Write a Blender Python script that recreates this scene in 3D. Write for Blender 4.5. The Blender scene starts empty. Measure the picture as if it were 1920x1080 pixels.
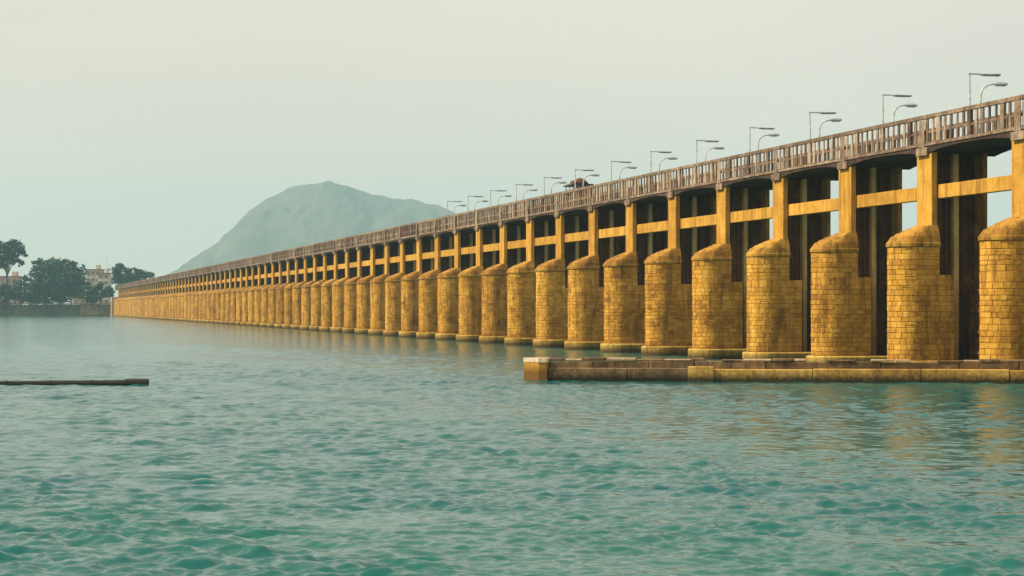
import bpy, math, random
import numpy as np
from mathutils import Vector, noise as mnoise

random.seed(7)
rng = np.random.default_rng(7)
SC = bpy.context.scene
COL = SC.collection

# ------------------------------------------------------------------ camera
EYE = 3.11
cam_d = bpy.data.cameras.new('camera')
cam = bpy.data.objects.new('camera', cam_d)
COL.objects.link(cam)
cam.location = (0, 0, EYE)
cam.rotation_euler = (math.radians(90), 0, 0)
cam_d.sensor_width = 36
cam_d.lens = 4000 / 1920 * 36
cam_d.shift_y = 38 / 1920
cam_d.clip_start = 0.5
cam_d.clip_end = 20000
SC.camera = cam

# ------------------------------------------------------------------ sky, sun, exposure
SUN_EL = math.radians(46)
SUN_H = Vector((-0.986, -0.164))                      # horizontal direction towards the sun
world = bpy.data.worlds.new('World')
SC.world = world
world.use_nodes = True
wn = world.node_tree
wn.nodes.clear()
w_out = wn.nodes.new('ShaderNodeOutputWorld')
w_bg = wn.nodes.new('ShaderNodeBackground')
w_sky = wn.nodes.new('ShaderNodeTexSky')
w_sky.sky_type = 'NISHITA'
w_sky.sun_disc = False
w_sky.sun_elevation = SUN_EL
w_sky.sun_rotation = math.atan2(SUN_H.x, SUN_H.y)
w_sky.air_density = 1.0
w_sky.dust_density = 6.0
w_sky.ozone_density = 1.0
w_mix = wn.nodes.new('ShaderNodeMix')
w_mix.data_type = 'RGBA'
w_mix.inputs['Factor'].default_value = 0.88
w_mix.inputs['B'].default_value = (7.95, 7.0, 5.9, 1)   # the even milky veil of a hazy day
wn.links.new(w_sky.outputs[0], w_mix.inputs['A'])
w_tc = wn.nodes.new('ShaderNodeTexCoord'); w_map = wn.nodes.new('ShaderNodeMapping'); w_map.inputs['Scale'].default_value = (1, 1, 3)
w_n = wn.nodes.new('ShaderNodeTexNoise'); w_n.inputs['Scale'].default_value = 3.0; w_n.inputs['Detail'].default_value = 4.0
w_r = wn.nodes.new('ShaderNodeMapRange')               # thin uneven high cloud
for k_, v_ in (('From Min', 0.3), ('From Max', 0.7), ('To Min', 0.95), ('To Max', 1.05)): w_r.inputs[k_].default_value = v_
w_mul = wn.nodes.new('ShaderNodeVectorMath'); w_mul.operation = 'SCALE'
wn.links.new(w_tc.outputs['Generated'], w_map.inputs['Vector']); wn.links.new(w_map.outputs[0], w_n.inputs['Vector'])
wn.links.new(w_n.outputs['Fac'], w_r.inputs['Value']); wn.links.new(w_mix.outputs['Result'], w_mul.inputs[0]); wn.links.new(w_r.outputs[0], w_mul.inputs['Scale'])
wn.links.new(w_mul.outputs[0], w_bg.inputs['Color'])
w_bg.inputs['Strength'].default_value = 0.1
wn.links.new(w_bg.outputs[0], w_out.inputs[0])

sun_d = bpy.data.lights.new('sun', 'SUN')
sun_d.energy = 5.0
sun_d.angle = math.radians(0.6)
sun_d.color = (1.0, 0.84, 0.58)
sun = bpy.data.objects.new('sun', sun_d)
COL.objects.link(sun)
sdir = Vector((SUN_H.x * math.cos(SUN_EL), SUN_H.y * math.cos(SUN_EL), math.sin(SUN_EL)))
sun.rotation_euler = sdir.to_track_quat('Z', 'Y').to_euler()
sun.location = (-60, 10, 80)

SC.view_settings.view_transform = 'Standard'
SC.view_settings.look = 'None'
SC.view_settings.exposure = 0.30
SC.view_settings.gamma = 1.0
SC.view_settings.use_curve_mapping = False
SC.render.engine = 'CYCLES'
SC.cycles.use_denoising = True
SC.cycles.max_bounces = 6
SC.cycles.volume_bounces = 1


# ------------------------------------------------------------------ helpers
def tag(o, label=None, cat=None, group=None, kind=None):
    if label: o['label'] = label
    if cat: o['category'] = cat
    if group: o['group'] = group
    if kind: o['kind'] = kind
    return o


def empty(name, loc=(0, 0, 0), rz=0.0):
    o = bpy.data.objects.new(name, None)
    o.location = loc
    o.rotation_euler = (0, 0, rz)
    o.empty_display_size = 0.3
    COL.objects.link(o)
    return o


class MB:
    """collects verts / faces (+ one tone value per face) for one mesh"""
    def __init__(self):
        self.v, self.f, self.t = [], [], []

    def add(self, verts, faces, tone=0.5):
        b = len(self.v)
        self.v += [tuple(p) for p in verts]
        self.f += [tuple(i + b for i in f) for f in faces]
        self.t += [tone] * len(faces)

    def box(self, x0, x1, y0, y1, z0, z1, ch=0.0, tone=0.5):
        if ch <= 0:
            vs = [(x0, y0, z0), (x1, y0, z0), (x1, y1, z0), (x0, y1, z0),
                  (x0, y0, z1), (x1, y0, z1), (x1, y1, z1), (x0, y1, z1)]
            self.add(vs, [(0, 3, 2, 1), (4, 5, 6, 7), (0, 1, 5, 4), (1, 2, 6, 5), (2, 3, 7, 6), (3, 0, 4, 7)], tone)
            return
        c = ch
        vs, idx = [], {}
        for sx, X in ((0, x0), (1, x1)):
            for sy, Y in ((0, y0), (1, y1)):
                for sz, Z in ((0, z0), (1, z1)):
                    ix, iy, iz = (c if sx == 0 else -c), (c if sy == 0 else -c), (c if sz == 0 else -c)
                    for ax, p in enumerate(((X, Y + iy, Z + iz), (X + ix, Y, Z + iz), (X + ix, Y + iy, Z))):
                        idx[(sx, sy, sz, ax)] = len(vs); vs.append(p)
        g = lambda a, b, d, ax: idx[(a, b, d, ax)]
        fs = [(g(0,0,0,0), g(0,0,1,0), g(0,1,1,0), g(0,1,0,0)), (g(1,0,0,0), g(1,1,0,0), g(1,1,1,0), g(1,0,1,0)),
              (g(0,0,0,1), g(1,0,0,1), g(1,0,1,1), g(0,0,1,1)), (g(0,1,0,1), g(0,1,1,1), g(1,1,1,1), g(1,1,0,1)),
              (g(0,0,0,2), g(0,1,0,2), g(1,1,0,2), g(1,0,0,2)), (g(0,0,1,2), g(1,0,1,2), g(1,1,1,2), g(0,1,1,2))]
        for a in (0, 1):
            for b in (0, 1):
                fs.append((g(a,b,0,0), g(a,b,1,0), g(a,b,1,1), g(a,b,0,1)))
                fs.append((g(a,0,b,0), g(a,1,b,0), g(a,1,b,2), g(a,0,b,2)))
                fs.append((g(0,a,b,1), g(1,a,b,1), g(1,a,b,2), g(0,a,b,2)))
        for a in (0, 1):
            for b in (0, 1):
                for d in (0, 1):
                    fs.append((g(a,b,d,0), g(a,b,d,1), g(a,b,d,2)))
        self.add(vs, fs, tone)

    def prism(self, outline, z0, z1, tone=0.5):
        n = len(outline)
        vs = [(x, y, z0) for x, y in outline] + [(x, y, z1) for x, y in outline]
        fs = [tuple(range(n))[::-1], tuple(range(n, 2 * n))]
        fs += [(i, (i + 1) % n, n + (i + 1) % n, n + i) for i in range(n)]
        self.add(vs, fs, tone)

    def loft(self, rings, cap=True, tone=0.5):
        n = len(rings[0]); vs = [p for r in rings for p in r]; fs = []
        for k in range(len(rings) - 1):
            for i in range(n):
                j = (i + 1) % n
                fs.append((k * n + i, k * n + j, (k + 1) * n + j, (k + 1) * n + i))
        if cap:
            fs.append(tuple(range(n))[::-1]); fs.append(tuple(range((len(rings) - 1) * n, len(rings) * n)))
        self.add(vs, fs, tone)

    def tube(self, pts, rads, seg=8, tone=0.5):
        rings = []
        pts = [Vector(p) for p in pts]
        for i, p in enumerate(pts):
            a = pts[max(i - 1, 0)]; b = pts[min(i + 1, len(pts) - 1)]
            d = (b - a).normalized()
            u = d.cross(Vector((0, 0, 1)))
            if u.length < 1e-3: u = d.cross(Vector((0, 1, 0)))
            u.normalize(); w = u.cross(d).normalized()
            r = rads[i] if hasattr(rads, '__len__') else rads
            rings.append([tuple(p + (u * math.cos(2 * math.pi * k / seg) + w * math.sin(2 * math.pi * k / seg)) * r) for k in range(seg)])
        self.loft(rings, True, tone)

    def mesh(self, name, mat, smooth=False):
        me = bpy.data.meshes.new(name)
        me.from_pydata(self.v, [], self.f)
        if mat: me.materials.append(mat)
        at = me.attributes.new('tone', 'FLOAT', 'FACE')
        at.data.foreach_set('value', self.t)
        import bmesh
        bm = bmesh.new(); bm.from_mesh(me)
        bmesh.ops.recalc_face_normals(bm, faces=bm.faces)
        bm.to_mesh(me); bm.free()
        if smooth:
            me.polygons.foreach_set('use_smooth', [True] * len(me.polygons))
        me.update()
        return me

    def build(self, name, mat, parent=None, smooth=False):
        return link(name, self.mesh(name, mat, smooth), parent)


def link(name, me, parent=None, loc=(0, 0, 0)):
    o = bpy.data.objects.new(name, me)
    COL.objects.link(o)
    o.parent = parent
    o.location = loc
    return o


# ------------------------------------------------------------------ materials
def new_mat(name):
    m = bpy.data.materials.new(name)
    m.use_nodes = True
    nt = m.node_tree
    b = nt.nodes['Principled BSDF']
    return m, nt, b


def N(nt, kind, **kw):
    n = nt.nodes.new(kind)
    for k, v in kw.items():
        if k.startswith('i_'):
            n.inputs[k[2:].replace('_', ' ')].default_value = v
        else:
            setattr(n, k, v)
    return n


def ramp(nt, stops, fac=None, interp='LINEAR'):
    r = nt.nodes.new('ShaderNodeValToRGB')
    r.color_ramp.interpolation = interp
    els = r.color_ramp.elements
    while len(els) < len(stops): els.new(0.5)
    for e, (p, c) in zip(els, stops):
        e.position = p
        e.color = (*c, 1) if len(c) == 3 else c
    if fac is not None: nt.links.new(fac, r.inputs[0])
    return r


def mixc(nt, fac, a, b, mode='MIX'):
    m = nt.nodes.new('ShaderNodeMix'); m.data_type = 'RGBA'; m.blend_type = mode
    for key, val in (('Factor', fac), ('A', a), ('B', b)):
        if isinstance(val, (int, float)): m.inputs[key].default_value = val
        elif isinstance(val, tuple): m.inputs[key].default_value = (*val, 1)
        else: nt.links.new(val, m.inputs[key])
    return m.outputs['Result']


def weathered(name, stops, tone_amt=0.5, stain=(0.05, 0.035, 0.02), stain_amt=0.5, scale=1.0, rough=0.9,
              bump=0.3, wet=None, streak=True, wet_col=(0.035, 0.028, 0.014), obj_amt=0.22):
    """masonry / concrete: tone attribute per piece + noise, vertical streaks of dirt, damp band above the water"""
    m, nt, b = new_mat(name)
    L = nt.links.new
    geo = N(nt, 'ShaderNodeNewGeometry')
    pos = geo.outputs['Position']
    att = N(nt, 'ShaderNodeAttribute', attribute_name='tone')
    n1 = N(nt, 'ShaderNodeTexNoise', i_Scale=0.9 * scale, i_Detail=6.0, i_Roughness=0.65)
    n2 = N(nt, 'ShaderNodeTexNoise', i_Scale=7.0 * scale, i_Detail=5.0, i_Roughness=0.7)
    L(pos, n1.inputs['Vector']); L(pos, n2.inputs['Vector'])
    a1 = N(nt, 'ShaderNodeMath', operation='MULTIPLY_ADD'); a1.inputs[1].default_value = tone_amt
    L(att.outputs['Fac'], a1.inputs[0])
    s1 = N(nt, 'ShaderNodeMath', operation='MULTIPLY_ADD'); s1.inputs[1].default_value = 0.55
    L(n1.outputs['Fac'], s1.inputs[0])
    s2 = N(nt, 'ShaderNodeMath', operation='MULTIPLY'); s2.inputs[1].default_value = 0.45
    L(n2.outputs['Fac'], s2.inputs[0]); L(s2.outputs[0], s1.inputs[2])
    con = N(nt, 'ShaderNodeMath', operation='MULTIPLY_ADD'); con.inputs[1].default_value = 2.0
    L(s1.outputs[0], con.inputs[0])
    oi = N(nt, 'ShaderNodeObjectInfo')
    orr = N(nt, 'ShaderNodeMath', operation='MULTIPLY_ADD'); orr.inputs[1].default_value = obj_amt; orr.inputs[2].default_value = -0.5 - obj_amt / 2
    L(oi.outputs['Random'], orr.inputs[0]); L(orr.outputs[0], con.inputs[2])
    sub = N(nt, 'ShaderNodeMath', operation='SUBTRACT'); sub.inputs[1].default_value = 0.5 * tone_amt
    L(con.outputs[0], sub.inputs[0]); L(sub.outputs[0], a1.inputs[2])
    col = ramp(nt, stops, a1.outputs[0]).outputs['Color']
    if streak:
        mp = N(nt, 'ShaderNodeMapping'); mp.inputs['Scale'].default_value = (2.6, 2.6, 0.28)
        L(pos, mp.inputs['Vector'])
        n3 = N(nt, 'ShaderNodeTexNoise', i_Scale=1.0 * scale, i_Detail=5.0, i_Roughness=0.6)
        L(mp.outputs[0], n3.inputs['Vector'])
        r3 = ramp(nt, [(0.47, (0, 0, 0)), (0.68, (1, 1, 1))], n3.outputs['Fac'])
        k = N(nt, 'ShaderNodeMath', operation='MULTIPLY'); k.inputs[1].default_value = stain_amt
        L(r3.outputs['Color'], k.inputs[0])
        col = mixc(nt, k.outputs[0], col, stain)
    if wet is not None:
        sep = N(nt, 'ShaderNodeSeparateXYZ'); L(pos, sep.inputs[0])
        z = N(nt, 'ShaderNodeMath', operation='MULTIPLY_ADD'); z.inputs[1].default_value = 0.35
        L(n2.outputs['Fac'], z.inputs[0]); L(sep.outputs['Z'], z.inputs[2])
        r = N(nt, 'ShaderNodeMapRange'); r.inputs['From Min'].default_value = wet[0]; r.inputs['From Max'].default_value = wet[1]
        r.inputs['To Min'].default_value = 0.92; r.inputs['To Max'].default_value = 0.0
        L(z.outputs[0], r.inputs['Value'])
        col = mixc(nt, r.outputs[0], col, wet_col)
    L(col, b.inputs['Base Color'])
    b.inputs['Roughness'].default_value = rough
    b.inputs['Specular IOR Level'].default_value = 0.2
    if bump:
        bp = N(nt, 'ShaderNodeBump'); bp.inputs['Strength'].default_value = bump; bp.inputs['Distance'].default_value = 0.04
        L(n2.outputs['Fac'], bp.inputs['Height']); L(bp.outputs[0], b.inputs['Normal'])
    return m


def stone_material(name, obj_amt):
    return weathered(name, [(0.08, (0.20, 0.085, 0.014)), (0.34, (0.43, 0.215, 0.028)), (0.60, (0.61, 0.328, 0.044)), (0.92, (0.73, 0.475, 0.11))],
                     tone_amt=0.32, stain=(0.13, 0.055, 0.012), stain_amt=0.68, obj_amt=obj_amt, wet=(0.55, 1.15), wet_col=(0.10, 0.05, 0.012))
M_STONE = stone_material('ochre_stone', 0.0)
M_FACING = stone_material('ochre_facing', 0.20)
M_MORTAR = weathered('mortar', [(0.2, (0.36, 0.175, 0.022)), (0.8, (0.54, 0.29, 0.042))], tone_amt=0, stain_amt=0.4, stain=(0.1, 0.05, 0.01), bump=0.2)
M_CAP = weathered('cap_stone', [(0.2, (0.15, 0.07, 0.012)), (0.5, (0.34, 0.175, 0.026)), (0.8, (0.50, 0.29, 0.05))],
                  tone_amt=0.5, stain=(0.075, 0.038, 0.01), stain_amt=0.7, scale=1.4, bump=0.5)
M_COL = weathered('ochre_plaster', [(0.2, (0.34, 0.17, 0.024)), (0.5, (0.52, 0.28, 0.040)), (0.85, (0.66, 0.39, 0.075))],
                  tone_amt=0.2, stain=(0.17, 0.075, 0.014), stain_amt=0.7, bump=0.25)
M_TAN_LIT = weathered('tan_concrete_lit', [(0.2, (0.42, 0.26, 0.08)), (0.5, (0.60, 0.41, 0.15)), (0.85, (0.70, 0.52, 0.24))],
                   tone_amt=0.2, stain=(0.07, 0.04, 0.015), stain_amt=0.5)  # lightened to look sunlit: the gate pillar stands in the column's shadow
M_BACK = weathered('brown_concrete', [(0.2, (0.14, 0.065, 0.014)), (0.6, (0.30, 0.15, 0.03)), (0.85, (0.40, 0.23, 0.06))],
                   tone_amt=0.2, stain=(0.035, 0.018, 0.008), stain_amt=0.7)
M_FOOT = weathered('footing_concrete', [(0.2, (0.26, 0.15, 0.03)), (0.5, (0.44, 0.28, 0.06)), (0.85, (0.60, 0.43, 0.12))],
                   tone_amt=0.2, stain=(0.14, 0.075, 0.016), stain_amt=0.6, wet=(0.32, 0.74), wet_col=(0.05, 0.03, 0.012))
M_PARA = weathered('weathered_parapet', [(0.15, (0.075, 0.048, 0.034)), (0.5, (0.20, 0.138, 0.098)), (0.9, (0.48, 0.37, 0.27))],
                   tone_amt=0.75, stain=(0.06, 0.038, 0.03), stain_amt=0.6, scale=1.5, bump=0.35)
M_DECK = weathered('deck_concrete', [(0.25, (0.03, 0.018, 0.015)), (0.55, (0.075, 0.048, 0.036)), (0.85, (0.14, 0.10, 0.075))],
                   tone_amt=0.2, stain=(0.025, 0.016, 0.014), stain_amt=0.7)  # base darkened so the soffit keeps its deep shade despite bounced light
M_ROAD = weathered('asphalt', [(0.3, (0.035, 0.034, 0.032)), (0.7, (0.065, 0.062, 0.058))], tone_amt=0, streak=False)
M_GATE = weathered('rusted_steel', [(0.15, (0.04, 0.016, 0.007)), (0.55, (0.12, 0.050, 0.018)), (0.9, (0.25, 0.115, 0.04))],
                   tone_amt=0.2, stain=(0.012, 0.008, 0.006), rough=0.7)
M_WALL = weathered('guide_wall_masonry', [(0.25, (0.08, 0.05, 0.026)), (0.5, (0.155, 0.10, 0.05)), (0.8, (0.26, 0.18, 0.09))],
                   tone_amt=0.4, stain=(0.04, 0.026, 0.014), stain_amt=0.7, wet=(0.30, 0.62), wet_col=(0.008, 0.009, 0.005))
M_LEDGE = weathered('ochre_ledge', [(0.15, (0.22, 0.12, 0.026)), (0.5, (0.46, 0.28, 0.065)), (0.85, (0.62, 0.42, 0.13))],
                    tone_amt=0.3, stain=(0.08, 0.045, 0.016), stain_amt=0.6, wet=(0.30, 0.62), wet_col=(0.010, 0.011, 0.006))
M_PALE = weathered('pale_coping', [(0.25, (0.30, 0.21, 0.13)), (0.6, (0.46, 0.35, 0.24)), (0.85, (0.62, 0.52, 0.40))],
                   tone_amt=0.5, stain=(0.14, 0.09, 0.05), stain_amt=0.5)
M_BOOM = weathered('wet_timber', [(0.3, (0.005, 0.006, 0.004)), (0.7, (0.014, 0.014, 0.009))], tone_amt=0.2, stain=(0.01, 0.012, 0.007), rough=0.55)
M_BANK = weathered('bank_masonry', [(0.25, (0.035, 0.045, 0.035)), (0.55, (0.07, 0.075, 0.055)), (0.85, (0.12, 0.115, 0.085))],
                   tone_amt=0.4, stain=(0.025, 0.035, 0.025), stain_amt=0.6, scale=0.15)
M_PLASTER = weathered('cream_plaster', [(0.25, (0.50, 0.46, 0.38)), (0.6, (0.62, 0.58, 0.49)), (0.85, (0.70, 0.66, 0.57))],
                      tone_amt=0.2, stain=(0.2, 0.16, 0.11), stain_amt=0.5, scale=0.3)  # paled in place of thicker haze over the far buildings
M_PINK = weathered('pink_plaster', [(0.25, (0.46, 0.33, 0.29)), (0.6, (0.60, 0.46, 0.42)), (0.85, (0.66, 0.54, 0.50))],
                   tone_amt=0.2, stain=(0.25, 0.18, 0.16), stain_amt=0.5, scale=0.3)


def plain(name, color, rough=0.6, metal=0.0):
    m, nt, b = new_mat(name)
    geo = N(nt, 'ShaderNodeNewGeometry')
    n = N(nt, 'ShaderNodeTexNoise', i_Scale=4.0, i_Detail=5.0)
    nt.links.new(geo.outputs['Position'], n.inputs['Vector'])
    d = tuple(c * 0.65 for c in color); e = tuple(min(1, c * 1.3) for c in color)
    r = ramp(nt, [(0.3, d), (0.7, e)], n.outputs['Fac'])
    nt.links.new(r.outputs['Color'], b.inputs['Base Color'])
    b.inputs['Roughness'].default_value = rough
    b.inputs['Metallic'].default_value = metal
    return m


M_LAMP = plain('galvanised_steel', (0.50, 0.54, 0.54), 0.6)
M_HEAD = plain('lamp_housing', (0.32, 0.37, 0.37), 0.5)
M_LENS = plain('lamp_lens', (0.55, 0.55, 0.5), 0.25)
M_DARK = plain('dark_paint', (0.03, 0.022, 0.016), 0.4)
M_TARP = plain('brown_tarpaulin', (0.10, 0.042, 0.024), 0.8)
M_RUBBER = plain('rubber', (0.02, 0.02, 0.02), 0.8)
M_YELLOW = plain('yellow_paint', (0.45, 0.28, 0.03), 0.4)
M_GLASS = plain('hazed_glass', (0.24, 0.24, 0.22), 0.3)  # lightened so far windows carry the distance haze in their colour
M_BARK = plain('bark', (0.07, 0.05, 0.035), 0.9)


def leaf_mat(name, c0, c1):
    m, nt, b = new_mat(name)
    att = N(nt, 'ShaderNodeAttribute', attribute_name='tone')
    r = ramp(nt, [(0.0, c0), (1.0, c1)], att.outputs['Fac'])
    nt.links.new(r.outputs['Color'], b.inputs['Base Color'])
    b.inputs['Roughness'].default_value = 0.6
    b.inputs['Specular IOR Level'].default_value = 0.25
    return m


M_LEAF_A = leaf_mat('dark_foliage', (0.008, 0.042, 0.038), (0.026, 0.095, 0.075))
M_LEAF_B = leaf_mat('mid_foliage', (0.014, 0.045, 0.026), (0.040, 0.105, 0.055))

# water
M_WATER, nt, b = new_mat('river_water')
geo = N(nt, 'ShaderNodeNewGeometry')
mpw = N(nt, 'ShaderNodeMapping'); mpw.inputs['Scale'].default_value = (0.75, 1.0, 1.0)
nt.links.new(geo.outputs['Position'], mpw.inputs['Vector'])
nw = N(nt, 'ShaderNodeTexNoise', i_Scale=3.0, i_Detail=4.0, i_Roughness=0.6)
nt.links.new(mpw.outputs[0], nw.inputs['Vector'])
nb = N(nt, 'ShaderNodeTexNoise', i_Scale=0.06, i_Detail=3.0, i_Roughness=0.55)
nt.links.new(mpw.outputs[0], nb.inputs['Vector'])
rw = ramp(nt, [(0.32, (0.002, 0.074, 0.088)), (0.66, (0.012, 0.100, 0.084))], nb.outputs['Fac'])
nt.links.new(rw.outputs['Color'], b.inputs['Base Color'])
b.inputs['Roughness'].default_value = 0.11
b.inputs['IOR'].default_value = 1.333
b.inputs['Specular IOR Level'].default_value = 0.36
bw = N(nt, 'ShaderNodeBump'); bw.inputs['Distance'].default_value = 0.07
sepw = N(nt, 'ShaderNodeSeparateXYZ'); nt.links.new(geo.outputs['Position'], sepw.inputs[0])
calm = N(nt, 'ShaderNodeMapRange'); nt.links.new(sepw.outputs['Y'], calm.inputs['Value'])      # the river lies calmer towards the far bank
for k_, v_ in (('From Min', 250.0), ('From Max', 850.0), ('To Min', 1.0), ('To Max', 0.5)): calm.inputs[k_].default_value = v_
mpg = N(nt, 'ShaderNodeMapping'); mpg.inputs['Scale'].default_value = (0.9, 0.28, 1.0)
nt.links.new(geo.outputs['Position'], mpg.inputs['Vector'])
ng = N(nt, 'ShaderNodeTexNoise', i_Scale=1.0, i_Detail=3.0, i_Roughness=0.6)
nt.links.new(mpg.outputs[0], ng.inputs['Vector'])
rg = N(nt, 'ShaderNodeMapRange'); nt.links.new(ng.outputs['Fac'], rg.inputs['Value'])          # gusts roughen some patches more than others
for k_, v_ in (('From Min', 0.42), ('From Max', 0.62), ('To Min', 0.45), ('To Max', 1.0)): rg.inputs[k_].default_value = v_
mg = N(nt, 'ShaderNodeMath', operation='MULTIPLY'); nt.links.new(rg.outputs[0], mg.inputs[0]); nt.links.new(calm.outputs[0], mg.inputs[1])
open_ = N(nt, 'ShaderNodeMapRange'); nt.links.new(sepw.outputs['Y'], open_.inputs['Value'])    # more fetch, rougher water away from the near shore
for k_, v_ in (('From Min', 30.0), ('From Max', 95.0), ('To Min', 0.3), ('To Max', 1.0)): open_.inputs[k_].default_value = v_
mg2 = N(nt, 'ShaderNodeMath', operation='MULTIPLY'); nt.links.new(mg.outputs[0], mg2.inputs[0]); nt.links.new(open_.outputs[0], mg2.inputs[1])
nt.links.new(mg2.outputs[0], bw.inputs['Strength'])
nt.links.new(nw.outputs['Fac'], bw.inputs['Height']); nt.links.new(bw.outputs[0], b.inputs['Normal'])

# ------------------------------------------------------------------ the river
def np_mesh(name, verts, quads, mat, smooth=True):
    me = bpy.data.meshes.new(name)
    me.vertices.add(len(verts)); me.vertices.foreach_set('co', np.asarray(verts, np.float32).ravel())
    q = np.asarray(quads, np.int32)
    me.loops.add(q.size); me.loops.foreach_set('vertex_index', q.ravel())
    me.polygons.add(len(q)); me.polygons.foreach_set('loop_start', np.arange(0, q.size, 4, dtype=np.int32))
    me.polygons.foreach_set('loop_total', np.full(len(q), 4, np.int32))
    if smooth: me.polygons.foreach_set('use_smooth', np.ones(len(q), bool))
    me.materials.append(mat)
    me.update(calc_edges=True); me.validate()
    return me


def build_water():
    rad = [0.02]
    while rad[-1] < 5500:
        r = rad[-1]
        if r < 19: st = 1.2
        elif r < 330: st = 0.045 * (max(r, 24) / 24) ** 1.2
        else: st = 2.0 * (r / 330) ** 1.9
        rad.append(r + st)
    rad = np.array(rad)
    half = math.radians(17.5)
    dense = np.linspace(-half, half, 420)
    side = np.concatenate([np.linspace(half, math.pi, 40)[1:], np.linspace(-math.pi, -half, 40)[1:-1]])
    ang = np.concatenate([dense, side])
    A, R = np.meshgrid(ang, rad)
    X = R * np.sin(A); Y = R * np.cos(A)
    dr = np.gradient(rad)[:, None]
    da = np.where(np.abs(A) <= half + 1e-6, dense[1] - dense[0], 0.075) * R
    space = np.maximum(dr * 0.9, da)
    Z = np.zeros_like(X)
    nwave = 120
    lam = np.exp(np.concatenate([rng.uniform(math.log(0.13), math.log(0.40), 76), rng.uniform(math.log(0.38), math.log(1.35), 44)]))
    th = rng.normal(math.radians(82), math.radians(36), nwave)
    ph = rng.uniform(0, 2 * math.pi, nwave)
    # patches of stronger and weaker ripple
    for l, t, p in zip(lam, th, ph):
        k = 2 * math.pi / l
        slope = 0.046 if l < 0.40 else 0.042
        a = slope / k
        att = np.clip(l / (2.3 * space) - 0.8, 0, 1)
        phase = k * (X * math.cos(t) + Y * math.sin(t)) + p
        phase = phase + 0.35 * np.sin(0.23 * X + 0.31 * Y + p)
        s = np.sin(phase + 0.65 * np.sin(phase))              # the face towards the near shore is the steeper one
        Z += a * att * s
    env = 0.85 + 0.28 * np.sin(0.11 * X + 0.05 * Y + 1.0) * np.sin(0.045 * Y - 0.06 * X) + 0.2 * np.sin(0.31 * X + 0.17 * Y)
    g = np.zeros_like(X)
    for _ in range(14):                                   # small cat's-paws: ripple comes in short groups
        l = rng.uniform(2.0, 6.0); t = rng.uniform(0, math.pi); g += np.sin(2 * math.pi / l * (X * math.cos(t) + Y * math.sin(t)) + rng.uniform(0, 6.28))
    g /= math.sqrt(7)
    Z *= env * np.clip(0.95 + 0.22 * g, 0.4, 1.6)
    nr, na = X.shape
    V = np.stack([X, Y, Z], -1).reshape(-1, 3)
    i = np.arange(nr - 1)[:, None]; j = np.arange(na)[None, :]; j2 = (j + 1) % na
    Q = np.stack(np.broadcast_arrays(i * na + j, i * na + j2, (i + 1) * na + j2, (i + 1) * na + j), -1).reshape(-1, 4)
    o = link('water', np_mesh('water', V, Q, M_WATER))
    tag(o, 'wide rippled green river water', kind='structure')
    return o


build_water()

# ------------------------------------------------------------------ far land and hill
M_LAND = weathered('far_ground', [(0.3, (0.05, 0.06, 0.03)), (0.7, (0.11, 0.11, 0.06))], tone_amt=0, scale=0.05, streak=False, bump=0)
M_HILL = weathered('hill_scrub', [(0.2, (0.026, 0.038, 0.030)), (0.5, (0.050, 0.060, 0.045)), (0.85, (0.12, 0.11, 0.085))],
                   tone_amt=0, scale=0.008, streak=False, bump=0)
mb = MB()
BANK_Y = 905.0
outl = [(-900, BANK_Y + 1), (-150, BANK_Y + 1), (-138, 915), (-60, 1300), (500, 2300), (2400, 2900), (5000, 3600), (5000, 5900), (-5000, 5900), (-5000, BANK_Y + 40)]
mb.prism(outl, -0.6, 4.6)
tag(mb.build('far_bank', M_LAND), 'low far bank beyond the water', kind='structure')

HILL_D = 4800.0
prof = [(290, 575), (318, 545), (340, 514), (380, 481), (420, 449), (450, 414), (480, 389), (505, 371), (540, 353), (580, 346), (615, 340), (650, 348), (700, 362),
        (740, 371), (790, 377), (825, 386), (880, 410), (960, 470), (1060, 540), (1120, 575)]
px = np.array([(p[0] - 960) / 4000 * HILL_D for p in prof]); pz = np.array([(578 - p[1]) / 4000 * HILL_D + EYE for p in prof])
nx, ny = 240, 70
hx = np.linspace(px[0], px[-1], nx)
hv = []
for iy in range(ny):
    q = (iy / (ny - 1)) * 2 - 1
    for x in hx:
        h = np.interp(x, px, pz)
        f = max(0.0, 1 - abs(q) ** 1.5)
        y = HILL_D + q * 850
        nz = mnoise.fractal(Vector((x * 0.0045, y * 0.0045, 0.3)), 0.9, 2.1, 5)
        gul = mnoise.fractal(Vector((x * 0.0075, y * 0.0022, 4.3)), 0.9, 2.1, 4)
        hf = mnoise.fractal(Vector((x * 0.03, y * 0.03, 9.1)), 0.8, 2.1, 4)
        z = h * f - abs(nz * 22 + gul * 44) * f * (1 - 0.9 * math.exp(-(q / 0.10) ** 2)) + hf * 5.0
        hv.append((x, y, max(z, 0.5)))
ii = np.arange(ny - 1)[:, None]; jj = np.arange(nx - 1)[None, :]
hq = np.stack(np.broadcast_arrays(ii * nx + jj, ii * nx + jj + 1, (ii + 1) * nx + jj + 1, (ii + 1) * nx + jj), -1).reshape(-1, 4)
tag(link('hill', np_mesh('hill', hv, hq, M_HILL)), 'hazy rounded scrub hill far behind the bridge', kind='structure')

# ------------------------------------------------------------------ the barrage
PHI = math.atan2(960 - 15.65, 4000)
S = 10.0
CW = 0.85                                       # half width of the front columns, along the bridge
Y0 = math.cos(PHI) * S * 9.6
X0 = 18055 * math.cos(PHI) * S / 4000 - Y0 * math.tan(PHI)
barrage = empty('barrage', (X0, Y0, 0), PHI)     # local x: across the bridge, y: along it into the distance
tag(barrage, 'long ochre masonry barrage bridge with round-nosed piers crossing the water', 'bridge')
N_FIRST, N_LAST = -2, 78

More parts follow.
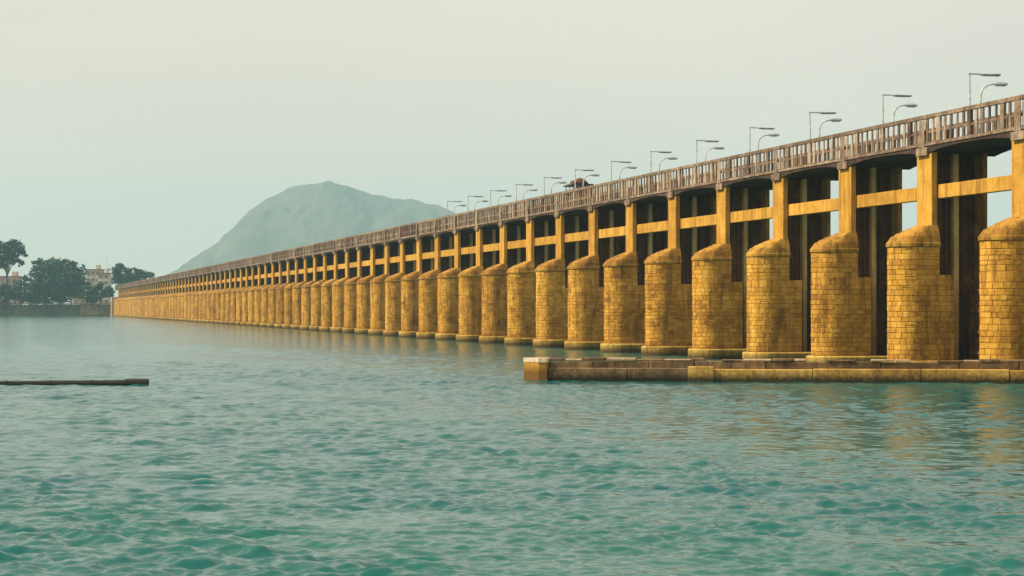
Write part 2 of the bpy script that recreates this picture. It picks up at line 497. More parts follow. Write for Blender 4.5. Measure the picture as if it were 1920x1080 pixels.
R = 1.10; VC = -0.70; V_HIGH = 0.31; V_LOW = 1.05; Z_LOW = 4.7; Z_SH = 6.02
def outline(off, vend, seg=14):
    """plan of a pier: far flank, round nose, near flank (counter-clockwise closed by the back)"""
    r = R + off
    pts = [(vend, r)]
    for k in range(seg + 1):
        a = math.pi / 2 + math.pi * k / seg
        pts.append((VC + r * math.cos(a), r * math.sin(a)))
    pts.append((vend, -r))
    return pts

def path_point(s, off):
    """s: distance along the facing from the far back corner, round the nose, to the near back corner (V_LOW)"""
    f = V_LOW - VC
    if s <= f: return (V_LOW - s, R + off)
    c = math.pi * R
    if s <= f + c:
        a = math.pi / 2 + (s - f) / R
        return (VC + (R + off) * math.cos(a), (R + off) * math.sin(a))
    return (VC + (s - f - c), -(R + off))
FLANK = V_LOW - VC
PATH = 2 * FLANK + math.pi * R
HIGH0, HIGH1 = V_LOW - V_HIGH, PATH - (V_LOW - V_HIGH)

def stone_into(mbd, s0, s1, z0, z1, proud, tone, rnd):
    g = 0.006; ch = 0.011
    k = 1
    if s1 > FLANK and s0 < FLANK + math.pi * R: k = max(1, int(math.ceil((s1 - s0) / 0.3)))
    vs = []
    for i in range(k + 1):
        t = i / k
        si = s0 + g + (s1 - s0 - 2 * g) * t
        so = s0 + g + ch + (s1 - s0 - 2 * g - 2 * ch) * t
        pi_, po = path_point(si, -0.07), path_point(so, proud)
        pm = path_point(si, proud - ch)
        vs += [(*pi_, z0 + g), (*pm, z0 + g + rnd.uniform(0, .012)), (*po, z0 + g + ch + rnd.uniform(0, .02)), (*po, z1 - g - ch - rnd.uniform(0, .02)), (*pm, z1 - g - rnd.uniform(0, .012)), (*pi_, z1 - g)]
    fs = []
    for i in range(k):
        a, c = i * 6, (i + 1) * 6
        for q in range(5): fs.append((a + q, c + q, c + q + 1, a + q + 1))
    fs.append((0, 1, 2, 3, 4, 5)); e = k * 6
    fs.append((e + 5, e + 4, e + 3, e + 2, e + 1, e))
    mbd.add(vs, fs, tone)

def courses(rnd):
    z = 0.64; out = []
    zs = [z]
    while zs[-1] < Z_SH - 0.5:
        zs.append(zs[-1] + rnd.uniform(0.20, 0.29))
        if abs(zs[-1] - Z_LOW) < 0.22: zs[-1] = Z_LOW
    zs.append(Z_SH)
    for z0, z1 in zip(zs, zs[1:]):
        lo, hi = (0.0, PATH) if z1 <= Z_LOW + 1e-6 else (HIGH0, HIGH1)
        s = lo
        first = True
        while s < hi - 1e-6:
            l = rnd.uniform(0.26, 0.56) * (0.6 if first else 1); first = False
            e = s + l
            if hi - e < 0.22: e = hi
            parts = [(z0, z1)]
            if rnd.random() < 0.05:
                zm = z0 + (z1 - z0) * rnd.uniform(0.4, 0.6); parts = [(z0, zm), (zm, z1)]
            for za, zb in parts:
                out.append((s, e, za, zb, rnd.uniform(-0.012, 0.014), min(1, max(0, rnd.gauss(0.5, 0.26) + (rnd.choice((-0.5, 0.4)) if rnd.random() < 0.06 else 0)))))
            s = e
    return out

# shared meshes
def core_mesh():
    m = MB()
    m.prism(outline(-0.03, V_LOW - 0.03), -1.2, Z_LOW - 0.02)
    m.prism(outline(-0.032, V_HIGH - 0.03), Z_LOW - 0.02, Z_SH)
    return m.mesh('pier', M_MORTAR)
def ring_at(off, z, vend, top=False):
    return [(x, y, z) for x, y in outline(off, vend)]
def cap_mesh():
    m = MB()
    m.loft([ring_at(o, z, V_HIGH + 0.02) for o, z in ((0.02, Z_SH), (0.06, Z_SH + 0.03), (0.07, Z_SH + 0.17), (0.05, Z_SH + 0.21))], tone=0.62)
    base = outline(0.05, V_HIGH)
    seg = 14
    top = [(V_HIGH, 0.86)] + [(-0.10 + 0.16 * math.cos(math.pi / 2 + math.pi * k / seg), 0.86 * math.sin(math.pi / 2 + math.pi * k / seg)) for k in range(seg + 1)] + [(V_HIGH, -0.86)]
    zb, zt = Z_SH + 0.21, 7.06
    nk = 5
    rr = random.Random(3)
    for k in range(nk):
        t0, t1 = k / nk, (k + 1) / nk
        f = lambda t: t ** 0.62
        a = [(b[0] + (c[0] - b[0]) * t0, b[1] + (c[1] - b[1]) * t0) for b, c in zip(base, top)]
        d = [(b[0] + (c[0] - b[0]) * (t1 - 0.04), b[1] + (c[1] - b[1]) * (t1 - 0.04)) for b, c in zip(base, top)]
        z0, z1 = zb + (zt - zb) * f(t0), zb + (zt - zb) * f(t1)
        m.loft([[(x, y, z0 - 0.012) for x, y in a], [(x, y, z1) for x, y in d]], tone=rr.uniform(0.25, 0.75))
    return m.mesh('cap', M_CAP)
def footing_mesh():
    m = MB()
    o1, o2 = outline(0.26, 3.7), outline(0.20, 3.66)
    m.loft([[(x, y, -1.4) for x, y in o1], [(x, y, 0.56) for x, y in o1], [(x, y, 0.63) for x, y in o2]])
    return m.mesh('footing', M_FOOT)
def bx(name, mat, *boxes, ch=0.02):
    m = MB()
    for q in boxes: m.box(*q, ch=ch)
    return m.mesh(name, mat)
me_core, me_cap, me_foot = core_mesh(), cap_mesh(), footing_mesh()
me_col = bx('column', M_COL, (0.0, 0.30, -CW, CW, 6.1, 10.56), ch=0.025)
me_p2 = bx('gate_pillar', M_TAN_LIT, (1.35, 1.62, -0.40, 0.40, 0.55, 10.54))
me_web = bx('shade_fill', M_GATE, (0.31, 1.345, -0.06, 0.06, 0.6, 10.53), (1.625, 2.595, -0.06, 0.06, 0.6, 10.53), *[(v_, v_ + 0.07, -0.16, -0.061, 0.6, 10.52) for v_ in (0.62, 1.0, 1.9, 2.25)], ch=0)  # ribbed dark sheets added to stand in for shade between the pillars
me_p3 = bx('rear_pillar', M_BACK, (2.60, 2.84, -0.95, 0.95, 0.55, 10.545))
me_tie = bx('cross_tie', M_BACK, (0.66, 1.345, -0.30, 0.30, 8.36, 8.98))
me_beam = bx('beam', M_COL, (0.335, 0.65, -S / 2 + 0.004, S / 2 - 0.004, 8.34, 9.0), ch=0.02)
def gate_mesh():
    m = MB()
    y0, y1 = -S / 2 + 0.45, S / 2 - 0.45
    m.box(2.30, 2.38, y0, y1, -0.5, 4.5)
    for z in (0.9, 1.9, 2.9, 3.9): m.box(2.16, 2.30, y0, y1, z, z + 0.16)
    for k in range(6):
        y = y0 + (y1 - y0) * k / 5
        m.box(2.18, 2.299, y - 0.06, y + 0.06, -0.4, 4.45)
    return m.mesh('gate', M_GATE)
me_gate = gate_mesh()

variants = []
for q in range(4):
    r_ = random.Random(100 + q); m = MB()
    for st in courses(r_): stone_into(m, *st, r_)
    variants.append(m.mesh('stone_facing', M_FACING))

left = 300
def t_of(n): return S * n - CW
for n in range(N_FIRST, N_LAST + 1):
    p = link('pier', me_core, barrage, (0, t_of(n), 0))
    for nm, me in (('cap', me_cap), ('footing', me_foot), ('column', me_col), ('gate_pillar', me_p2), ('rear_pillar', me_p3), ('shade_fill', me_web), ('cross_tie', me_tie)):
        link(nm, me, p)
    if n in (0, 1):
        # the two nearest piers in view: every stone of the face that can be seen is a piece of its own
        r_ = random.Random(400 + n)
        rest = MB()
        st = courses(r_)
        vis = sorted(st, key=lambda q: -(q[1] if q[0] > FLANK * 0.8 else -1))
        vis = [q for q in st if q[1] > FLANK + 0.5][:150]
        for q in st:
            if q in vis and left > 0:
                sm = MB(); stone_into(sm, *q, r_); sm.build('stone', M_STONE, p); left -= 1
            else:
                stone_into(rest, *q, r_)
        tag(rest.build('stone_facing', M_STONE, p), kind='stuff')
    else:
        tag(link('stone_facing', variants[n % 4], p), kind='stuff')

# bays: deck, beams, gates, parapets
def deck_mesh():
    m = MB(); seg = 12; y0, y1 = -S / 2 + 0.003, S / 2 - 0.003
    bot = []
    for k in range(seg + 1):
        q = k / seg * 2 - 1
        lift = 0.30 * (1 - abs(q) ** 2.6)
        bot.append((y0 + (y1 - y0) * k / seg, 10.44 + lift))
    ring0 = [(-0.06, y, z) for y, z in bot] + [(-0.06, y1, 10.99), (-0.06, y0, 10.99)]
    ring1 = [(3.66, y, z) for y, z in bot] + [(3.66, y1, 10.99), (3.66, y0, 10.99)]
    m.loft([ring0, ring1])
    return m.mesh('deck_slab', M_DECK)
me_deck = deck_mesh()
me_road = bx('road_surface', M_ROAD, (0.36, 3.28, -S / 2, S / 2, 10.985, 11.0), ch=0)
def kerb_band():
    m = MB(); m.box(-0.11, -0.062, -S / 2 + .003, S / 2 - .003, 10.86, 10.985, ch=0.01, tone=0.6)
    return m.mesh('deck_edge', M_PARA)
me_edge = kerb_band()
me_rails = []
for z0, z1, x0, x1 in ((10.992, 11.03, -0.05, 0.07), (11.45, 11.58, -0.02, 0.04), (12.16, 12.36, -0.07, 0.09)):
    q = MB(); q.box(x0, x1, -S / 2 + .003, S / 2 - .003, z0, z1, ch=0.012, tone=random.uniform(0.35, 0.6)); me_rails.append(q.mesh('rail', M_PARA))
NPOST = 15
def post_specs():
    out = []
    for k in range(NPOST):
        y = -S / 2 + S * (k + 0.5) / NPOST
        major = k % 5 == 2
        out.append((y, 0.20 if major else 0.12, major))
    return out
me_posts = []
for i in range(5):
    a, b2 = MB(), MB()
    t = 0.2 + 0.19 * i
    a.box(-0.06, 0.08, -0.19, 0.19, 11.031, 12.158, ch=0.02, tone=t)
    b2.box(-0.03, 0.05, -0.075 - 0.03 * (i % 3), 0.075 + 0.03 * (i % 3), 11.031, 12.158, ch=0.02, tone=t)
    me_posts.append((b2.mesh('post', M_PARA), a.mesh('post', M_PARA)))
def parapet_joined(seed, x=0.0):
    r_ = random.Random(seed); m = MB()
    for z0, z1, x0, x1 in ((10.992, 11.03, -0.05, 0.07), (11.45, 11.58, -0.02, 0.04), (12.16, 12.36, -0.07, 0.09)):
        m.box(x0 + x, x1 + x, -S / 2 + .003, S / 2 - .003, z0, z1, tone=0.5)
    for y, hw, mj in post_specs():
        m.box((-0.06 if mj else -0.03) + x, (0.08 if mj else 0.05) + x, y - hw, y + hw, 11.031, 12.158, tone=r_.uniform(0.15, 0.85))
    return m.mesh('parapet', M_PARA)
me_par = [parapet_joined(5), parapet_joined(6), parapet_joined(8)]
me_rear = [parapet_joined(9, 3.46), parapet_joined(10, 3.46)]
me_pil = MB(); me_pil.box(-0.16, -0.062, -0.62, 0.62, 10.40, 10.795, ch=0.02, tone=0.55); me_pil.box(-0.155, -0.112, -0.30, 0.30, 10.797, 12.13, ch=0.02, tone=0.6)
me_pil = me_pil.mesh('corbel', M_PARA)
for n in range(N_FIRST, N_LAST):
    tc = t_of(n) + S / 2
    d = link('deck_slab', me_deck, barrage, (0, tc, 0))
    link('road_surface', me_road, d); link('deck_edge', me_edge, d)
    link('corbel', me_pil, d, (0, -S / 2, 0))
    link('beam', me_beam, barrage, (0, tc, 0))
    link('gate', me_gate, barrage, (0, tc, 0))
    if n <= 6:
        f = empty('railing'); f.parent = barrage; f.location = (0, tc, 0)
        for me in me_rails: link('rail', me, f)
        r_ = random.Random(900 + n)
        for y, hw, mj in post_specs():
            link('post', r_.choice(me_posts)[1 if mj else 0], f, (0, y, 0))
    else:
        link('railing', me_par[n % 3], barrage, (0, tc, 0))
    link('rear_railing', me_rear[n % 2], barrage, (0, tc, 0))

# abutment at the far end
m = MB()
ty = t_of(N_LAST)
m.box(-2.6, 7.0, ty + 1.3, ty + 12.0, -1.0, 7.6, ch=0.1)
ab = m.build('abutment', M_PALE, barrage)
m = MB(); m.box(-2.66, -2.61, ty + 7.2, ty + 9.8, 0.6, 6.0)
m.build('doorway', M_GATE, ab)
m = MB(); m.box(-0.06, 3.66, ty + 0.01, ty + 26.0, 10.5, 12.3, ch=0.05); m.build('approach_ramp', M_DECK, barrage)

def bp(v, t, z=0.0):
    """barrage coordinates to world"""
    c, s = math.cos(PHI), math.sin(PHI)
    return Vector((X0 + v * c - t * s, Y0 + v * s + t * c, z))

# ------------------------------------------------------------------ lamps on the deck
ORD = ['first', 'second', 'third', 'fourth', 'fifth', 'sixth', 'seventh', 'eighth', 'ninth', 'tenth', 'eleventh', 'twelfth', 'thirteenth', 'fourteenth', 'fifteenth', 'sixteenth']
def lamp_meshes():
    out = {}
    m = MB(); m.tube([(0, 0, 0), (0, 0, 2.93)], [0.06, 0.042], 8); out['apost'] = m.mesh('post', M_LAMP)
    m = MB(); m.box(-0.06, 1.0, -0.035, 0.035, 2.86, 2.93, ch=0.01); out['aarm'] = m.mesh('arm', M_LAMP)
    m = MB(); m.box(0.55, 1.52, -0.11, 0.11, 2.83, 2.92, ch=0.03); m.v = [(x, y * 1.02, z + 0.001) for x, y, z in m.v]; out['ahead'] = m.mesh('lamp_head', M_HEAD)
    m = MB(); m.box(-0.13, 0.13, -0.13, 0.13, 0, 0.12, ch=0.02); out['base'] = m.mesh('base', M_LAMP)
    pts = [(0, 0, 0), (0, 0, 1.75), (0.03, 0, 2.05), (0.14, 0, 2.28), (0.34, 0, 2.42), (0.6, 0, 2.48)]
    m = MB(); m.tube(pts, [0.06, 0.05, 0.045, 0.042, 0.04, 0.038], 8); out['cpost'] = m.mesh('post', M_LAMP)
    m = MB()
    rings = []
    for x, hw, zt, zb in ((0.55, 0.04, 2.51, 2.45), (0.68, 0.10, 2.55, 2.43), (0.95, 0.14, 2.57, 2.41), (1.22, 0.12, 2.55, 2.42), (1.32, 0.05, 2.52, 2.45)):
        rings.append([(x, -hw, zb), (x, hw, zb), (x, hw, (zb + zt) / 2), (x, hw * 0.6, zt), (x, -hw * 0.6, zt), (x, -hw, (zb + zt) / 2)])
    m.loft(rings); out['chead'] = m.mesh('lamp_head', M_HEAD)
    m = MB(); m.box(0.75, 1.2, -0.09, 0.09, 2.385, 2.412, ch=0.008); out['clens'] = m.mesh('lens', M_LENS)
    m = MB(); m.box(0.7, 1.46, -0.08, 0.08, 2.805, 2.828, ch=0.006); out['alens'] = m.mesh('lens', M_LENS)
    return out
LM = lamp_meshes()
for k in range(13):
    o = empty('street_lamp', bp(0.26, S * (k + 0.42) + 0.5, 11.0), PHI)
    tag(o, f'angular straight-armed lamp post on the bridge, {ORD[k]} such from the right', 'street lamp', 'angular lamp posts along the deck')
    o.rotation_euler = (random.uniform(-.015, .015), random.uniform(-.02, .02), PHI + random.uniform(-.06, .06))
    link('base', LM['base'], o); link('post', LM['apost'], o); link('arm', LM['aarm'], o)
    h = link('lamp_head', LM['ahead'], o); link('lens', LM['alens'], h)
for k in range(13):
    o = empty('street_lamp', bp(0.98, S * (k + 0.44) + 0.75, 11.0), PHI)
    tag(o, f'lower curved lamp post on the bridge, {ORD[k]} such from the right', 'street lamp', 'curved lamp posts along the deck')
    o.rotation_euler = (random.uniform(-.02, .02), random.uniform(-.03, .03), PHI + random.uniform(-.1, .1)); o.scale.z = random.uniform(0.98, 1.03)
    link('base', LM['base'], o); link('post', LM['cpost'], o)
    h = link('lamp_head', LM['chead'], o); link('lens', LM['clens'], h)

# ------------------------------------------------------------------ three-wheeler on the deck
rk = empty('auto_rickshaw', bp(1.35, S * 7.45 + 3.2, 11.0), PHI)
rk.scale = (1.25, 1.0, 1.12)
tag(rk, 'dark three-wheeled vehicle with a bundle on its roof, showing above the railing', 'vehicle')
m = MB()
secs = []
for y, hw, z0, z1 in ((-1.25, 0.35, 0.35, 0.75), (-1.05, 0.52, 0.25, 0.95), (-0.5, 0.62, 0.22, 0.85), (0.3, 0.66, 0.22, 0.9), (1.15, 0.66, 0.25, 0.95), (1.3, 0.6, 0.35, 0.85)):
    secs.append([(-hw, y, z0), (hw, y, z0), (hw * 1.04, y, (z0 + z1) / 2), (hw, y, z1), (-hw, y, z1), (-hw * 1.04, y, (z0 + z1) / 2)])
m.loft(secs); m.build('body', M_YELLOW, rk)
m = MB()
for x in (-0.6, 0.6):
    for y in (-0.95, 0.1, 1.15): m.tube([(x, y, 0.85), (x * 1.02, y, 1.62)], 0.028, 6)
m.build('roof_frame', M_DARK, rk)
m = MB()
secs = []
for y, hw, zt in ((-1.2, 0.78, 1.72), (-0.6, 0.84, 1.76), (0.6, 0.84, 1.77), (1.3, 0.8, 1.72)):
    secs.append([(-hw, y, 1.60), (hw, y, 1.60), (hw, y, 1.66), (hw * 0.8, y, zt), (-hw * 0.8, y, zt), (-hw, y, 1.66)])
m.loft(secs); m.build('roof', M_DARK, rk)
m = MB(); m.box(-0.56, 0.56, -0.985, -0.965, 0.93, 1.58); m.build('windscreen', M_GLASS, rk)
m = MB(); m.box(-0.6, 0.6, 0.85, 1.1, 0.6, 1.35, ch=0.05); m.box(-0.6, 0.6, 0.4, 1.1, 0.45, 0.62, ch=0.05); m.build('seat', M_DARK, rk)
for x, y in ((0, -0.95), (-0.58, 0.85), (0.58, 0.85)):
    m = MB(); m.tube([(-0.06, 0, 0), (0.06, 0, 0)], 0.22, 14)
    w = m.build('wheel', M_RUBBER, rk); w.location = (x, y, 0.22)
    m = MB(); m.tube([(-0.068, 0, 0), (0.068, 0, 0)], 0.1, 10); m.build('rim', M_LAMP, w)
m = MB()
for k in range(2):
    m.tube([(-0.25 + 0.5 * k - 0.02, -1.24, 0.58), (-0.25 + 0.5 * k - 0.02, -1.29, 0.58)], 0.07, 10)
    m.build('headlight', M_LENS, rk); m = MB()
# bundle: a sagging tarpaulin heap tied on the roof
secs = []
for k in range(9):
    a = math.pi * k / 8; hw = 0.04 + 0.5 * math.sin(a) ** 0.6; y = -0.75 * math.cos(a)
    ring = []
    for j in range(12):
        b_ = 2 * math.pi * j / 12
        rr = 1 + 0.1 * math.sin(3 * b_ + k) + 0.06 * random.uniform(-1, 1)
        ring.append((hw * math.cos(b_) * rr, y, 1.765 + max(-0.0, 0.42 * (hw / 0.54) * math.sin(b_) * rr)))
    secs.append(ring)
bm_ = MB(); bm_.loft(secs)
bd = bm_.build('roof_bundle', M_TARP, None, True)
bd.location = rk.location; bd.rotation_euler = rk.rotation_euler; bd.scale = rk.scale
tag(bd, 'domed brown tarpaulin bundle tied on the vehicle roof', 'bundle')

# ------------------------------------------------------------------ guide wall in the water (right)
gw_o = Vector((0.38, 91.3, 0)); gw_e = Vector((27.0, 86.9, 0))
gdir = (gw_e - gw_o).normalized(); gang = math.atan2(gdir.y, gdir.x); glen = (gw_e - gw_o).length
gw = empty('guide_wall', gw_o, gang)
tag(gw, 'low dark stone guide wall with a lit angled end standing in the water', 'wall')
m = MB()   # angled end block (prow)
prow = [(0.0, 0.75), (0.78, -0.08), (1.15, -0.10), (1.15, 1.0), (0.25, 1.15)]
m.loft([[(x, y, z) for x, y in prow] for z in (-1.0, 0.20)], tone=0.7)
pr2 = [(x * 0.985 + 0.01, y * 0.97 + 0.02) for x, y in prow]
m.loft([[(x, y, z) for x, y in pr2] for z in (0.20, 0.80)], tone=0.5)
eb = m.build('end_block', M_STONE, gw)
m = MB(); m.loft([[(x * 1.03 - 0.02, y * 1.03 - 0.02, z) for x, y in prow] for z in (0.80, 0.98, )], tone=0.8); m.build('coping', M_PALE, eb)
x = 1.16; rr = random.Random(21)
while x < glen:
    l = rr.uniform(3.0, 5.5); e = min(x + l, glen)
    m = MB(); m.box(x + 0.008, e - 0.008, rr.uniform(-0.02, 0.02), 0.5, -1.0, 0.56 + rr.uniform(-0.02, 0.02), ch=0.03, tone=rr.uniform(0.1, 0.8))
    m.build('facing_block', M_WALL if x < 5 else M_LEDGE, gw)
    x = e
x = 1.16
while x < glen:
    l = rr.uniform(1.6, 3.4); e = min(x + l, glen)
    m = MB(); m.box(x + 0.01, e - 0.01, 0.45 + rr.uniform(-0.03, 0.03), 1.0, 0.3, 0.86 + rr.uniform(-0.05, 0.02), ch=0.03, tone=rr.uniform(0.1, 0.7))
    m.build('upper_block', M_WALL, gw)
    x = e
x = 1.2
while x < glen - 0.5:
    l = rr.uniform(0.5, 1.3)
    if rr.random() < 0.8:
        h = rr.uniform(0.06, 0.13)
        m = MB(); m.box(x, x + l - 0.03, 0.42 + rr.uniform(-0.03, 0.05), 1.05, 0.872, 0.872 + h, ch=0.025, tone=rr.uniform(0.05, 0.9))
        m.build('coping_stone', M_PALE if rr.random() < 0.4 else M_WALL, gw)
    x += l
m = MB(); m.box(7.15, 8.25, -0.12, -0.022, -1.0, 0.66, ch=0.03, tone=0.6); m.build('buttress', M_LEDGE, gw)

# ------------------------------------------------------------------ floating boom (left)
bo = empty('floating_boom', (-14.75, 86.4, 0), math.radians(178.6))
tag(bo, 'thin dark timber boom floating on the water at the left', 'boom')
m = MB(); pts = [(0.02 + i * 0.6, 0.02 * math.sin(i * 0.7), 0.05 - 0.0012 * i + 0.006 * math.sin(i * 1.3)) for i in range(24)]
m.tube(pts, [0.17 - 0.0045 * i for i in range(24)], 10); m.build('log', M_BOOM, bo, True)
m = MB(); m.tube([(-0.02, 0, 0.055), (0.9, 0.0, 0.055)], 0.195, 12); m.build('end_collar', M_BOOM, bo)
for q in (2.2, 3.9, 5.7):
    m = MB(); m.tube([(q, 0.02 * math.sin(q / .6 * .7), 0.045), (q + 0.1, 0.02 * math.sin(q / .6 * .7), 0.045)], 0.17 - 0.0045 * q / .6 + 0.012, 12); m.build('iron_band', M_BOOM, bo)

# ------------------------------------------------------------------ far bank: wall, buildings, trees
bw_ = empty('embankment_wall', (0, 0, 0))
tag(bw_, 'dark low embankment wall along the far bank under the trees', 'wall')
rr = random.Random(31)
x = -262.0
while x < -158:
    l = rr.uniform(5, 9); e = min(x + l, -156)
    m = MB(); m.box(x + 0.03, e - 0.03, BANK_Y - 2.2 + rr.uniform(-.1, .1), BANK_Y + 2, -1.0, 4.7 + rr.uniform(-0.15, 0.15), ch=0.1, tone=rr.uniform(0.1, 0.8))
    m.build('wall_panel', M_BANK if x < -188 else M_WALL, bw_); x = e
m = MB(); m.box(-262, -156, BANK_Y - 2.6, BANK_Y - 1.6, 4.86, 5.2, ch=0.05, tone=0.8); m.build('wall_coping', M_BANK, bw_)

def building(name, label, cx, cy, w, dpt, h, floors, cols, mat, z0=4.6, tank=True, mast=False, cat='building'):
    o = empty(name, (cx, cy, z0)); tag(o, label, cat)
    m = MB(); m.box(-w / 2, w / 2, -dpt / 2, dpt / 2, -0.5, h, ch=0.05); wl = m.build('wall', mat, o)
    m = MB(); m.box(-w / 2 - 0.35, w / 2 + 0.35, -dpt / 2 - 0.35, dpt / 2 + 0.35, h + 0.003, h + 0.35); 
    m.build('roof', M_BACK, o)
    fh = h / floors; cw = w / cols
    for f in range(floors):
        for c in range(cols):
            x = -w / 2 + cw * (c + 0.5); z = fh * f + fh * 0.3
            m = MB(); m.box(x - cw * 0.27, x + cw * 0.27, -dpt / 2 - 0.06, -dpt / 2 - 0.003, z, z + fh * 0.48); wi = m.build('window', M_GLASS, o)
            m = MB(); m.box(x - cw * 0.33, x + cw * 0.33, -dpt / 2 - 0.5, -dpt / 2 - 0.004, z + fh * 0.5, z + fh * 0.56); m.build('sunshade', mat, wi)
    if tank:
        m = MB(); m.box(w * 0.1, w * 0.38, -1.2, 1.2, h + 0.352, h + 2.4, ch=0.1); m.build('water_tank', mat, o)
    if mast:
        m = MB(); m.tube([(w * 0.22, 0, h + 2.4), (w * 0.22, 0, h + 7.5)], [0.16, 0.08], 6); m.build('mast', M_LAMP, o)
    return o
def fx(px, Y): return (px - 960) / 4000 * Y
building('apartment_block', 'cream apartment block between trees left of the bridge end', fx(178, 950), 950, 6.5, 9, 15.5, 5, 3, M_PLASTER, mast=False)
building('apartment_block', 'narrow cream stair tower with a roof mast beside the bridge end', fx(196, 946), 946, 5.0, 6, 13.8, 5, 2, M_PLASTER, mast=True)
building('house', 'pale pink house behind trees at the left edge', fx(20, 955), 955, 8.5, 8, 12.5, 3, 3, M_PINK)
building('shed', 'small pale flat-roofed shed on the bank below the big tree', fx(150, 915), 915, 6.0, 4, 2.6, 1, 2, M_PLASTER, tank=False, cat='shed')

def tree(label, px, Y, h, crown, seed, mat, trunk_h=0.35, n_leaf=2600, leaf=0.75, flat=1.0, group='trees on the far bank'):
    """crown: list of (dx, z, rx, rz) lobes in metres, z measured from ground"""
    r_ = random.Random(seed); base = Vector((fx(px, Y), Y, 4.6))
    o = empty('tree', base); tag(o, label, 'tree', group)
    m = MB(); tz = h * trunk_h
    m.tube([(0, 0, -0.3), (0.1, 0.1, tz * 0.5), (0.25, 0, tz), (0.1, 0.2, h * 0.72)], [0.024 * h, 0.018 * h, 0.014 * h, 0.006 * h], 8)
    for dx, z, rx, rz in crown:
        q = r_.uniform(-1, 1)
        m.tube([(0.2, 0, tz * r_.uniform(0.7, 1.0)), (dx * 0.5, q, (tz + z) / 2), (dx, q * 1.5, z)], [0.011 * h, 0.007 * h, 0.003 * h], 6)
    m.build('trunk', M_BARK, o)
    vs, fs, ts = [], [], []
    tot = sum(c[2] * c[2] * c[3] for c in crown)
    for dx, z, rx, rz in crown:
        k = int(n_leaf * rx * rx * rz / tot)
        ncl = max(14, k // 34)
        cl = []
        for _ in range(ncl):
            while True:
                u = Vector((r_.uniform(-1, 1), r_.uniform(-1, 1), r_.uniform(-1, 1)))
                if 0.2 < u.length < 1.0: break
            u = u.normalized() * (u.length ** 0.45) * r_.uniform(0.8, 1.12)
            cl.append((Vector((dx + u.x * rx, u.y * rx, z + u.z * rz)), r_.uniform(0.14, 0.3) * rx, min(1, max(0, r_.gauss(0.45, 0.28)))))
        for _ in range(k):
            c, cr, tn = r_.choice(cl)
            p = c + Vector((r_.gauss(0, 1), r_.gauss(0, 1), r_.gauss(0, 0.75))) * cr * 0.62
            nrm = Vector((r_.gauss(0, 1), r_.gauss(0, 1), r_.gauss(0.5, 1))).normalized()
            a = nrm.orthogonal().normalized(); b_ = nrm.cross(a)
            an = r_.uniform(0, 6.28); a, b_ = a * math.cos(an) + b_ * math.sin(an), b_ * math.cos(an) - a * math.sin(an)
            s = leaf * r_.uniform(0.55, 1.25); i0 = len(vs)
            vs += [tuple(p - a * s), tuple(p + b_ * s * 0.55), tuple(p + a * s), tuple(p - b_ * s * 0.55)]
            fs.append((i0, i0 + 1, i0 + 2, i0 + 3)); ts.append(min(1, max(0, tn + r_.gauss(0, 0.12))))
    me = bpy.data.meshes.new('crown'); me.from_pydata(vs, [], fs); me.materials.append(mat)
    at = me.attributes.new('tone', 'FLOAT', 'FACE'); at.data.foreach_set('value', ts)
    link('crown', me, o)
    return o
tree('tall tree with a high open crown at the left edge', 12, 925, 27, [(-2.5, 23, 4.6, 4.4), (3.5, 24.5, 4.4, 3.6), (5.0, 20.5, 3.4, 3.6), (-5, 20, 4, 3.6), (0, 18.5, 4, 3)], 1, M_LEAF_A, 0.55, 4600)
tree('low dark bush-like tree in front of the pink house at the left edge', 0, 912, 11, [(-3, 6, 4.5, 4.5), (2.0, 4.5, 4.2, 4)], 2, M_LEAF_A, 0.3, 2200)
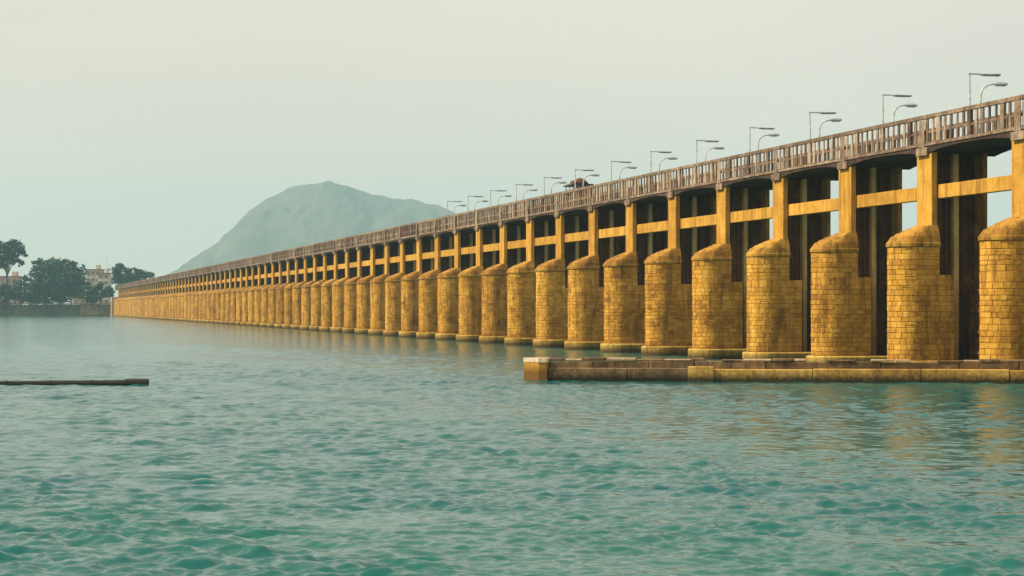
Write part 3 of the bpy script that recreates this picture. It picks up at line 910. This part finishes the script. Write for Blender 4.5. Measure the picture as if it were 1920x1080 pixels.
tree('large dark broad tree, the biggest crown of the left clump', 112, 925, 20, [(-4, 12.5, 7.5, 6.0), (4.5, 12, 7.0, 6.5), (0, 8, 9.5, 5.5), (-1, 15.5, 5, 3.4), (8, 7, 5, 5), (-7, 4, 6, 3.6), (5, 3.5, 7, 3.4)], 3, M_LEAF_A, 0.3, 10000)
tree('mid-height spreading tree left of the biggest crown', 62, 918, 14, [(-3.5, 7.5, 4.5, 4.5), (3.5, 9, 5.0, 5.0), (0, 4.5, 7, 4)], 4, M_LEAF_A, 0.3, 3600)
tree('paler flat-topped tree rising behind the biggest crown', 98, 950, 22, [(-5, 18.2, 3.6, 2.6), (0, 16.5, 5, 3.5), (7, 17.8, 3.6, 2.6)], 5, M_LEAF_B, 0.5, 2600)
tree('small round tree at the right foot of the left clump', 162, 914, 8, [(0, 5.0, 3.4, 3.6), (2, 3.2, 2.8, 2.6)], 6, M_LEAF_B, 0.3, 1500)
tree('small dark tree below the stair tower', 188, 912, 9, [(0, 5.5, 2.7, 3.4), (3, 5, 2.6, 3.0)], 7, M_LEAF_A, 0.3, 1500)
tree('dark tree with a tall rounded crown directly behind the bridge end', 230, 962, 20, [(-1, 14.5, 3.8, 4.2), (2.5, 12, 4.2, 4.0), (-3.5, 11, 3.2, 4)], 8, M_LEAF_A, 0.4, 2400)
tree('lower dark tree behind the bridge end, right of the rounded one', 256, 970, 18, [(0, 13.5, 4.0, 3.0), (4, 12.6, 3.6, 2.6), (-2, 10.5, 4, 3)], 9, M_LEAF_A, 0.4, 2200)

# ------------------------------------------------------------------ air
m = MB(); m.box(-6000, 6000, -6000, 6000, -2.6, 312)
hz = m.build('haze', None)
hz.data.materials.clear()
hm = bpy.data.materials.new('haze'); hm.use_nodes = True
hn = hm.node_tree; hn.nodes.clear()
ho = hn.nodes.new('ShaderNodeOutputMaterial'); hv_ = hn.nodes.new('ShaderNodeVolumePrincipled')
hv_.inputs['Color'].default_value = (0.46, 0.75, 0.90, 1)
hv_.inputs['Density'].default_value = 0.00018
hv_.inputs['Anisotropy'].default_value = 0.0
hn.links.new(hv_.outputs[0], ho.inputs['Volume'])
hz.data.materials.append(hm)
tag(hz, 'thin pale haze over the river', kind='stuff')
